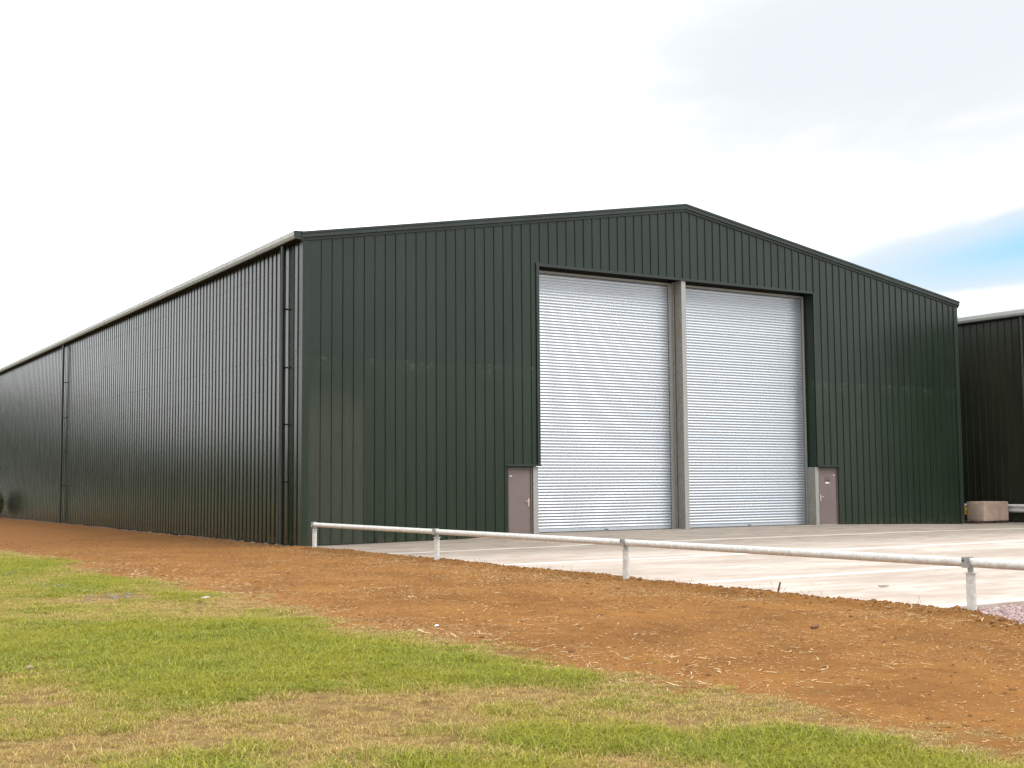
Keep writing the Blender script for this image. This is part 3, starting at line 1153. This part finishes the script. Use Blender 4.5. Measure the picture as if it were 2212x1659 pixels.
mb.quad((0, 0, .03), (27, 0, .03), (27, 0, NE), (13.5, 0, NE + 2.3), (0, 0, NE))
mb.quad((0, L2, .03), (27, L2, .03), (27, L2, NE), (13.5, L2, NE + 2.3), (0, L2, NE))
mb.quad((27, 0, .03), (27, L2, .03), (27, L2, NE), (27, 0, NE))
add('end_wall', mb.mesh('end_wall', M['olive'], fix=False), nb)
mb = MB()
mb.quad((-.1, -.1, NE + .16), (13.5, -.1, NE + 2.5), (13.5, L2, NE + 2.5), (-.1, L2, NE + .16))
mb.quad((27.1, -.1, NE + .16), (13.5, -.1, NE + 2.5), (13.5, L2, NE + 2.5), (27.1, L2, NE + .16))
add('roof_sheet', mb.mesh('roof_sheet', M['roof'], fix=False), nb)
prof = [(-.29, .06), (-.29, .20), (-.27, .20), (-.27, .07), (-.22, .0), (-.07, -.01), (-.07, .19), (-.055, .19), (-.055, -.03), (-.235, -.02)]
for k in range(11):
    y0 = -.05 + k * 6.0
    mb = MB()
    mb.sweep(prof, [lambda p, y0=y0: (p[0], y0, NE + p[1]), lambda p, y0=y0: (p[0], y0 + 5.985, NE + p[1])])
    gt = add('gutter', mb.mesh('gutter', M['gutter']), nb)
    mb = MB()
    mb.box(-.232, -.002, y0, y0 + 5.985, NE - .06, NE - .032)
    add('gutter_shade_strip', mb.mesh('gutter_shade_strip', M['gutter_shade']), gt)  # same painted shade strip under the neighbour's gutter
downpipe(6.47, nb, -.13, NE + .0, 'pipe_black', .056, .02)

# crash barrier along the neighbouring wall
cb = add('crash_barrier', None, loc=(29.75, -1.1, 0), category='crash barrier',
         label='low galvanised crash barrier with yellow ends behind the pink concrete block')
mb = MB()
pr = [(0, .72), (-.02, .71), (-.075, .67), (-.075, .63), (-.01, .585), (-.01, .535), (-.075, .49), (-.075, .45), (-.02, .41), (0, .40), (.004, .40), (-.014, .416),
      (-.069, .455), (-.069, .485), (-.004, .53), (-.004, .59), (-.069, .635), (-.069, .665), (-.014, .704), (.004, .72)]
mb.sweep(pr, [lambda p: (p[0], .32, p[1]), lambda p: (p[0], 3.3, p[1])])
add('beam', mb.mesh('beam', M['pipe_galv']), cb)
mb = MB()
mb.sweep(pr, [lambda p: (p[0], -8.0, p[1]), lambda p: (p[0], -.05, p[1])])
add('beam', mb.mesh('beam', M['pipe_galv']), cb)
for y_ in (-6.3, -3.2, .1, 3.0):
    mb = MB()
    mb.box(.01, .11, y_ - .05, y_ + .05, 0, .76)
    add('post', mb.mesh('post', M['galv'], .004), cb)
mb = MB()
mb.sweep([(p[0] * 1.12 - .01, p[1] * 1.06 - .035) for p in pr], [lambda p: (p[0], -.049, p[1]), lambda p: (p[0], .319, p[1])])
add('yellow_joint_sleeve', mb.mesh('yellow_joint_sleeve', M['yellow']), cb)
mb = MB()
mb.box(-.10, .02, 3.06, 3.3, .28, .60)
add('yellow_end_cap', mb.mesh('yellow_end_cap', M['yellow'], .02), cb)

# concrete block standing on timber bearers
blk = add('concrete_block', None, loc=(28.0, -.2, 0), category='concrete block',
          label='pink-beige cast concrete block standing on dark bearers by the warehouse corner')
import bmesh
me = bpy.data.meshes.new('block_body')
bm = bmesh.new()
bmesh.ops.create_cube(bm, size=1)
for v in bm.verts:
    v.co = Vector(((v.co.x + .5) * 1.5, (v.co.y + .5) * .8, (v.co.z + .5) * .755 + .085))
bmesh.ops.subdivide_edges(bm, edges=bm.edges, cuts=9, use_grid_fill=True)
for v in bm.verts:
    onx = min(abs(v.co.x), abs(v.co.x - 1.5)) < 1e-4
    ony = min(abs(v.co.y), abs(v.co.y - .8)) < 1e-4
    onz = min(abs(v.co.z - .085), abs(v.co.z - .84)) < 1e-4
    if onx + ony + onz >= 2:
        c_ = Vector((.75, .4, .46))
        v.co += (c_ - v.co).normalized() * (.012 + .02 * random.random() ** 2)
    v.co += Vector((random.uniform(-1, 1), random.uniform(-1, 1), random.uniform(-1, 1))) * .0025
bm.to_mesh(me)
bm.free()
me.materials.append(M['block'])
add('block_body', me, blk)
for k, x_ in enumerate((.12, 1.30)):
    pass
for nm_, x0, x1, y0, y1, lab in (('timber_bearer', 27.66, 28.64, -.16, -.06, 'dark timber bearer under the left end of the concrete block'),
                                 ('timber_bearer', 28.72, 29.44, -.17, -.03, 'dark timber bearer under the right end of the concrete block')):
    mb = MB()
    mb.box(x0 - (x0 + x1) / 2, x1 - (x0 + x1) / 2, y0 - y0, y1 - y0 + .7, .012, .083)
    add(nm_, mb.mesh(nm_, M['bearer'], .006), loc=((x0 + x1) / 2, y0, 0), label=lab, category='timber', group='timbers under the concrete block')

# ------------------------------------------------------------------ pipe barrier
FX = -.25
py = [-1.42, -8.13, -14.87, -21.84, -28.6]
pb = add('pipe_barrier', None, loc=(FX, py[0], 0), category='barrier',
         label='knee-high galvanised pipe barrier running along the edge of the concrete yard')
RZ, RR = .622, .057
for k, y_ in enumerate(py):
    y_ -= py[0]
    mb = MB()
    mb.tube((0, y_, -.25), (0, y_, .493), .058, 28)
    ps = add('post', mb.mesh('post', M['pipe_galv'], 0, True), pb)
    mb = MB()
    mb.tube((0, y_, .494), (0, y_, .503), .080, 20)
    add('top_plate', mb.mesh('top_plate', M['pipe_galv'], .001, True), ps)
    mb = MB()
    mb.box(-.045, .045, y_ - .010, y_ + .010, .5035, .695)
    mb.box(-.072, -.060, y_ - .045 + (0 if k else .04), y_ + .075, .56, .69)
    mb.box(-.0595, -.045, y_ - .01, y_ + .01, .56, .69)
    add('bracket', mb.mesh('bracket', M['galv'], .0015), ps)
    for by in ((-.02, .05) if k else (.03,)):
        mb = MB()
        mb.tube((-.072, y_ + by, .65 - (.02 if by < 0 else 0)), (-.083, y_ + by, .65 - (.02 if by < 0 else 0)), .012, 6)
        add('bolt', mb.mesh('bolt', M['galv'] if by < 0 else M['black']), ps)
for k in range(4):
    a_, b_ = py[k] - py[0], py[k + 1] - py[0]
    mb = MB()
    mb.tube((0, a_ - .012, RZ), (0, b_ + .012 + .03, RZ), RR, 32)
    rl = add('rail', mb.mesh('rail', M['pipe_galv'], 0, True), pb)

# ------------------------------------------------------------------ scattered stuff
def in_view(x, y, margin=.06):
    dx, dy = x - CX, y - CY
    d_ = dx * math.sin(YAW) + dy * math.cos(YAW)
    l_ = dx * math.cos(YAW) - dy * math.sin(YAW)
    return (d_ > 5.2) & (np.abs(l_) < (.41 + margin) * d_ + 1.6)


def depth(x, y):
    return (x - CX) * math.sin(YAW) + (y - CY) * math.cos(YAW)


ico = bpy.data.meshes.new('tmp')
bm = bmesh.new()
bmesh.ops.create_icosphere(bm, subdivisions=1, radius=1)
bm.to_mesh(ico)
bm.free()
IV = np.array([v.co[:] for v in ico.vertices])
IF = np.array([p.vertices[:] for p in ico.polygons])
bpy.data.meshes.remove(ico)


def pebbles(name, x, y, z, r, mat, flat_=.65, **props):
    n = len(x)
    dist = 1 + .35 * (rng.random((n, len(IV))) - .5)
    v = IV[None] * dist[:, :, None]
    ax = rng.uniform(.7, 1.35, (n, 3))
    ax[:, 2] *= flat_
    v = v * ax[:, None, :]
    a_ = rng.uniform(0, 6.28, n)
    c_, s_ = np.cos(a_)[:, None], np.sin(a_)[:, None]
    vx, vy = v[..., 0] * c_ - v[..., 1] * s_, v[..., 0] * s_ + v[..., 1] * c_
    v = np.stack([vx, vy, v[..., 2]], -1) * r[:, None, None] + np.stack([x, y, z], 1)[:, None]
    f = IF[None] + (np.arange(n) * len(IV))[:, None, None]
    sh = np.repeat(rng.random(n), len(IV))
    return add(name, npmesh(name, v.reshape(-1, 3), f.reshape(-1, 3), mat, {'shade': sh}), **props)


# earth crumbs, thickest along the concrete edge
n = 5200
y = rng.uniform(-26, -.5, n)
x = edge_x(y) - np.abs(rng.normal(0, .22, n)) + .05
r = rng.gamma(2.2, .0038, n) + .003
pebbles('soil_crumbs', x, y, earth_z(x, y) + r * .2, r, M['clod'], .8, kind='stuff')
n = 7000
x = rng.uniform(-6.6, -.2, n)
y = rng.uniform(-28, 10, n)
k_ = in_view(x, y)
x, y = x[k_], y[k_]
r = rng.gamma(2, .004, len(x)) + .003
pebbles('loose_soil', x, y, earth_z(x, y), r, M['clod'], .7, kind='stuff')

# pale stones along the foot of the side wall
n = 1500
y = rng.uniform(.1, 48, n)
x = -.11 - np.abs(rng.normal(0, .10, n))
r = rng.gamma(2.5, .006, n) + .006
pebbles('foot_stones', x, y, earth_z(x, y) + r * .1, r, M['stone'], .7, kind='stuff')

# gravel
n = 16000
x = rng.uniform(-2.2, 3.2, n)
y = rng.uniform(-24.6, -21.12, n)
k_ = x > edge_x(y) - .1 + .15 * rng.random(n)
x, y = x[k_], y[k_]
r = rng.gamma(5, .0026, len(x)) + .005
pebbles('pink_gravel', x, y, -.058 + .02 * rng.random(len(x)), r, M['gravel'], .7, kind='stuff')

# grey stony spots in the lawn
sx_, sy_ = [], []
for (cx_, cy_, a_, b_, nn) in ((-8.39, -9.88, .32, .6, 300), (-8.61, -6.02, .5, .9, 260), (-8.2, -12.7, .3, .55, 150)):
    sx_.append(rng.normal(cx_, a_, nn))
    sy_.append(rng.normal(cy_, b_, nn))
sx_, sy_ = np.concatenate(sx_), np.concatenate(sy_)
pebbles('grey_chippings', sx_, sy_, earth_z(sx_, sy_) + .006, rng.gamma(3, .0035, len(sx_)) + .004, M['grey_stone'], .45, kind='stuff')


# straw and chaff
def strips(name, x, y, L, wdt, mat, lift=.3, **props):
    n = len(x)
    a_ = rng.uniform(0, math.pi * 2, n)
    dx, dy = np.cos(a_), np.sin(a_)
    pitch = rng.normal(0, lift, n) * .35
    z = earth_z(x, y) + .004 + np.abs(np.sin(pitch)) * L * .5 + .003 * rng.random(n)
    P_ = np.zeros((n, 6, 3))
    bend = rng.normal(0, .12, n) * L
    for k, t in enumerate((-.5, 0, .5)):
        for s_ in (0, 1):
            px = x + dx * L * t - dy * (bend * (t == 0)) - dy * wdt * (s_ - .5)
            py_ = y + dy * L * t + dx * (bend * (t == 0)) + dx * wdt * (s_ - .5)
            pz = z + L * t * np.sin(pitch) + (.25 * wdt if s_ else 0)
            P_[:, k * 2 + s_] = np.stack([px, py_, pz], 1)
    f = np.array([[0, 1, 3, 2], [2, 3, 5, 4]])
    f = f[None] + (np.arange(n) * 6)[:, None, None]
    sh = np.repeat(rng.random(n), 6)
    return add(name, npmesh(name, P_.reshape(-1, 3), f.reshape(-1, 4), mat, {'shade': sh}), **props)


n = 170000
x = rng.uniform(-7.2, -.1, n)
y = rng.uniform(-29, 6, n)
dens = (.38 + .62 * sstep(.42, .62, fbm(x, y, .7, 4))) * (.25 + .75 * sstep(8, -14, y))
dens = dens * (.45 + .75 * np.exp(-((x + .8) / .7) ** 2) + .8 * np.exp(-((x + 6.3) / .55) ** 2) * sstep(-8, -16, y))
k_ = (rng.random(n) < dens) & in_view(x, y)
x, y = x[k_], y[k_]
L = rng.gamma(1.8, .009, len(x)) + .007
strips('chaff', x, y, L, rng.uniform(.0025, .0055, len(x)), M['straw'], .3, kind='stuff')
n = 17000
x = rng.uniform(-7.0, -.05, n)
y = rng.uniform(-29, 2, n)
dens = sstep(.45, .68, fbm(x + 5, y, .9, 4)) * (.3 + .7 * sstep(0, -12, y))
dens = dens * (.35 + 3.6 * np.exp(-((x + .5) / .42) ** 2) + .8 * np.exp(-((x + 6.4) / .5) ** 2) * 1.6)
k_ = (rng.random(n) < dens) & in_view(x, y)
x, y = x[k_], y[k_]
L = rng.gamma(1.4, .026, len(x)) + .03
strips('straw_stalks', x, y, L, rng.uniform(.004, .011, len(x)), M['straw'], .5, kind='stuff')

# weeds and stalks standing along the concrete edge
mb = MB()
for k in range(46):
    y_ = rng.uniform(-21, -9)
    x_ = rng.uniform(-.25, .02)
    z_ = float(earth_z(x_, y_))
    hgt = rng.uniform(.05, .16) * (.6 if rng.random() < .5 else 1)
    lx, ly = rng.normal(0, .04), rng.normal(0, .05)
    mb.tube((x_, y_, z_ - .01), (x_ + lx, y_ + ly, z_ + hgt), .0022, 5, .0012)
    if rng.random() < .4:
        mb.tube((x_ + lx * .6, y_ + ly * .6, z_ + hgt * .6), (x_ + lx + .03, y_ + ly + .05, z_ + hgt * .8), .0015, 4, .001)
add('dead_stalks', mb.mesh('dead_stalks', M['dead'], fix=False), kind='stuff')

# trees added out of view as one mass, giving the cladding something dark to reflect
nc, nlf = 170, 400
tq = np.linspace(0, 1, nc)
tx = np.interp(tq, [0, .35, .45, .75, .88, 1], [130, -30, -72, -60, -40, -9]) + rng.normal(0, 2.5, nc)
ty = np.interp(tq, [0, .35, .45, .75, .88, 1], [-140, -130, -60, 105, 142, 152]) + rng.normal(0, 2.5, nc)
hh_ = np.interp(tq, [0, .38, .47, .62, .82, .88, .95, 1], [12, 11, 4.2, 5.0, 6.5, 7.5, 15, 18]) * rng.uniform(.8, 1.15, nc)
rd = rng.uniform(.3, .42, nc) * hh_
tt = np.repeat(np.arange(nc), nlf)
dirn = rng.normal(size=(nc * nlf, 3))
dirn /= np.linalg.norm(dirn, axis=1)[:, None]
rad = rng.random(nc * nlf) ** .4
c_ = np.stack([tx[tt] + dirn[:, 0] * rad * rd[tt], ty[tt] + dirn[:, 1] * rad * rd[tt],
               np.maximum(hh_[tt] * .52 + dirn[:, 2] * rad * hh_[tt] * .5, .1)], 1)
n1 = rng.normal(size=c_.shape)
n1 /= np.linalg.norm(n1, axis=1)[:, None]
n2 = np.cross(n1, rng.normal(size=c_.shape))
n2 /= np.linalg.norm(n2, axis=1)[:, None]
P_ = np.stack([c_ - n1 * .55, c_ + n2 * .35, c_ + n1 * .55, c_ - n2 * .35], 1)
# the added belt runs on behind the camera, to darken the gable reflection
add('added_tree_belt', npmesh('added_tree_belt', P_.reshape(-1, 3), np.arange(len(c_) * 4).reshape(-1, 4), M['leaf'],
    {'shade': np.repeat(rng.random(len(c_)) * .6, 4)}), kind='stuff')

# ---- grass: tufts instanced on points
protos = bpy.data.collections.new('grass_tufts')       # not linked to the scene, only instanced
for q_ in range(5):
    nb_ = 64
    vv, ff, sh = [], [], []
    for k in range(nb_):
        rr = .085 * math.sqrt(rng.random())
        th = rng.uniform(0, 6.283)
        bx_, by_ = rr * math.cos(th), rr * math.sin(th)
        hgt = rng.uniform(.009, .030) * (1.6 if rng.random() < .12 else 1)
        ld = rng.uniform(0, 6.283)
        ln = rng.uniform(.6, 2.6) * hgt
        w_ = rng.uniform(.0022, .0042)
        ux, uy = math.cos(ld), math.sin(ld)
        wx_, wy_ = -uy * w_ / 2, ux * w_ / 2
        b0 = len(vv)
        vv += [(bx_ - wx_, by_ - wy_, -.004), (bx_ + wx_, by_ + wy_, -.004),
               (bx_ + ux * ln * .45 + wx_ * .8, by_ + uy * ln * .45 + wy_ * .8, hgt * .7),
               (bx_ + ux * ln * .45 - wx_ * .8, by_ + uy * ln * .45 - wy_ * .8, hgt * .7),
               (bx_ + ux * ln, by_ + uy * ln, hgt * rng.uniform(.7, 1.0))]
        ff += [(b0, b0 + 1, b0 + 2), (b0, b0 + 2, b0 + 3), (b0 + 3, b0 + 2, b0 + 4)]
        sh += [rng.random()] * 5
    me = npmesh('tuft', vv, ff, M['blades'], {'shade': sh}, True)
    ob = bpy.data.objects.new('tuft', me)
    protos.objects.link(ob)

n = 330000
x = rng.uniform(-26, -5.2, n)
y = rng.uniform(-29.5, 20, n)
d_ = depth(x, y)
k_ = in_view(x, y, .03) & (rng.random(n) < np.clip(1.25 - d_ / 42, .3, 1))
x, y = x[k_], y[k_]
lf = lawn_fac(x, y)
gr = greenness(x, y)
spot = np.zeros(len(x))
for (cx_, cy_, a_, b_) in ((-8.39, -9.88, .42, .8), (-8.61, -6.02, .6, 1.1), (-8.2, -12.7, .35, .6)):
    spot = np.maximum(spot, np.exp(-((x - cx_) / a_) ** 2 - ((y - cy_) / b_) ** 2))
keep = rng.random(len(x)) < lf * (.55 + .45 * sstep(.15, .5, gr)) * (1 - .8 * spot) + .004
x, y, gr, lf = x[keep], y[keep], gr[keep], lf[keep]
sc = (.62 + .55 * gr) * np.exp(rng.normal(-.05, .28, len(x))) * (.7 + .3 * lf)
me = bpy.data.meshes.new('grass')
me.vertices.add(len(x))
me.vertices.foreach_set('co', np.stack([x, y, earth_z(x, y)], 1).astype(np.float32).ravel())
for n_, a_ in (('green', gr), ('size', sc), ('spin', rng.uniform(0, 6.283, len(x)))):
    at = me.attributes.new(n_, 'FLOAT', 'POINT')
    at.data.foreach_set('value', a_.astype(np.float32))
grass = add('grass', me, kind='stuff')
me.materials.append(M['blades'])
ng = bpy.data.node_groups.new('scatter_grass', 'GeometryNodeTree')
ng.interface.new_socket('Geometry', in_out='INPUT', socket_type='NodeSocketGeometry')
ng.interface.new_socket('Geometry', in_out='OUTPUT', socket_type='NodeSocketGeometry')
gi = ng.nodes.new('NodeGroupInput')
go = ng.nodes.new('NodeGroupOutput')
iop = ng.nodes.new('GeometryNodeInstanceOnPoints')
ci = ng.nodes.new('GeometryNodeCollectionInfo')
ci.inputs['Collection'].default_value = protos
ci.inputs['Separate Children'].default_value = True
ci.inputs['Reset Children'].default_value = True
iop.inputs['Pick Instance'].default_value = True


def attr(nm):
    nd = ng.nodes.new('GeometryNodeInputNamedAttribute')
    nd.data_type = 'FLOAT'
    nd.inputs['Name'].default_value = nm
    return nd.outputs['Attribute']


cx_ = ng.nodes.new('ShaderNodeCombineXYZ')
ng.links.new(attr('spin'), cx_.inputs[2])
ng.links.new(gi.outputs[0], iop.inputs['Points'])
ng.links.new(ci.outputs[0], iop.inputs['Instance'])
ng.links.new(cx_.outputs[0], iop.inputs['Rotation'])
ng.links.new(attr('size'), iop.inputs['Scale'])
ng.links.new(iop.outputs[0], go.inputs[0])
md = grass.modifiers.new('scatter', 'NODES')
md.node_group = ng
print('grass tufts', len(x))

# ------------------------------------------------------------------ small single things
def ez(x_, y_):
    return float(earth_z(np.float64(x_), np.float64(y_)))


# bush at the far left end of the wall
bx0, by0 = -.60, 44.0
bush = add('bush', None, loc=(bx0, by0, ez(bx0, by0)), category='bush',
           label='olive green bush at the left edge beside the long side wall')
mb = MB()
for k in range(9):
    a_ = rng.uniform(0, 6.28)
    l_ = rng.uniform(.2, .6)
    mb.tube((0, 0, 0), (math.cos(a_) * l_, math.sin(a_) * l_, rng.uniform(.6, 1.3)), .025, 6, .008)
add('stem', mb.mesh('stem', M['bark'], fix=False), bush)
nl = 5200
th = rng.uniform(0, 6.283, nl)
ph = np.arccos(rng.uniform(-.75, 1, nl))
rr = (.62 + .38 * rng.random(nl)) * (1 + .35 * (fbm(th * 2, ph * 2, 1.5, 3) - .5) * 2)
cx = np.sin(ph) * np.cos(th) * rr * .42
cy = np.sin(ph) * np.sin(th) * rr * .8
cz = .82 + np.cos(ph) * rr * .78
cz = np.maximum(cz, .05)
s_ = rng.uniform(.025, .055, nl)
n1 = rng.normal(size=(nl, 3))
n1 /= np.linalg.norm(n1, axis=1)[:, None]
n2 = np.cross(n1, rng.normal(size=(nl, 3)))
n2 /= np.linalg.norm(n2, axis=1)[:, None]
c_ = np.stack([cx, cy, cz], 1)
P_ = np.stack([c_ - n1 * s_[:, None], c_ + n2 * s_[:, None] * .45, c_ + n1 * s_[:, None], c_ - n2 * s_[:, None] * .45], 1)
add('foliage', npmesh('foliage', P_.reshape(-1, 3), np.arange(nl * 4).reshape(-1, 4), M['leaf'], {'shade': np.repeat(rng.random(nl), 4)}), bush)


def curl(name, x_, y_, z_, s_, mat, asp=.4, rot=0, **props):
    """a small curled leaf or scrap, a bent grid with thickness"""
    vv, ff = [], []
    for j in range(5):
        for i in range(4):
            u_, v_ = j / 4 - .5, i / 3 - .5
            wv = 1 - (2 * u_) ** 2 * .8
            vv.append((u_ * s_, v_ * s_ * asp * wv, .02 * s_ + s_ * (.22 * v_ * v_ + .10 * u_ * u_ * (1 if u_ > 0 else .1) + .05 * random.random())))
    for j in range(4):
        for i in range(3):
            b_ = j * 4 + i
            ff.append((b_, b_ + 4, b_ + 5, b_ + 1))
    mb = MB()
    mb.v, mb.f = vv, ff
    o = add(name, mb.mesh(name, mat, fix=False), loc=(x_, y_, z_), rot=(0, 0, rot), **props)
    sm = o.modifiers.new('thickness', 'SOLIDIFY')
    sm.thickness = .002
    return o


curl('dead_leaf', 1.96, -18.48, .008, .17, M['dead'], .30, -.5, category='leaf', label='curled brown dead leaf lying alone on the pale concrete')
curl('litter_scrap', -6.12, -19.04, ez(-6.12, -19.04) + .01, .10, M['paper'], .5, .8, category='litter', label='white scrap of litter lying on the brown soil near the lawn edge')
curl('litter_scrap', -7.23, -14.04, ez(-7.23, -14.04) + .03, .13, M['paper'], .35, .1, category='litter', label='narrow white scrap of litter where the lawn meets the soil, left of the barrier')
mb = MB()
mb.tube((0, 0, -.02), (.03, -.03, .15), .016, 7, .013)
add('broken_stick', mb.mesh('broken_stick', M['stick'], 0), loc=(-.12, -18.35, ez(-.12, -18.35)), category='stick', label='short brown stick standing upright at the concrete edge')
mb = MB()
mb.tube((-.09, 0, .018), (.05, .012, .022), .017, 7, .014)
mb.tube((.045, .012, .022), (.11, .04, .035), .013, 7, .006)
add('broken_stick', mb.mesh('broken_stick', M['stick'], 0), loc=(-2.67, -21.64, ez(-2.67, -21.64)), rot=(0, 0, .2), category='stick', label='thick brown broken stick lying on the soil below the nearest barrier post')
me = bpy.data.meshes.new('stone')
v = IV * np.array([.05, .035, .025]) * (1 + .2 * (rng.random((len(IV), 1)) - .5))
me = npmesh('stone', v, IF, M['stone'], {'shade': np.full(len(v), .9)})
add('stone', me, loc=(-10.78, -19.99, ez(-10.78, -19.99) + .03), category='stone', label='single pale stone lying in the grass at the left')
me = npmesh('stone', v * .5, IF, M['stone'], {'shade': np.full(len(v), 1.)})
add('stone', me, loc=(-9.6, -16.5, ez(-9.6, -16.5) + .03), category='stone', label='tiny white stone in the green grass, farther than the pale one')
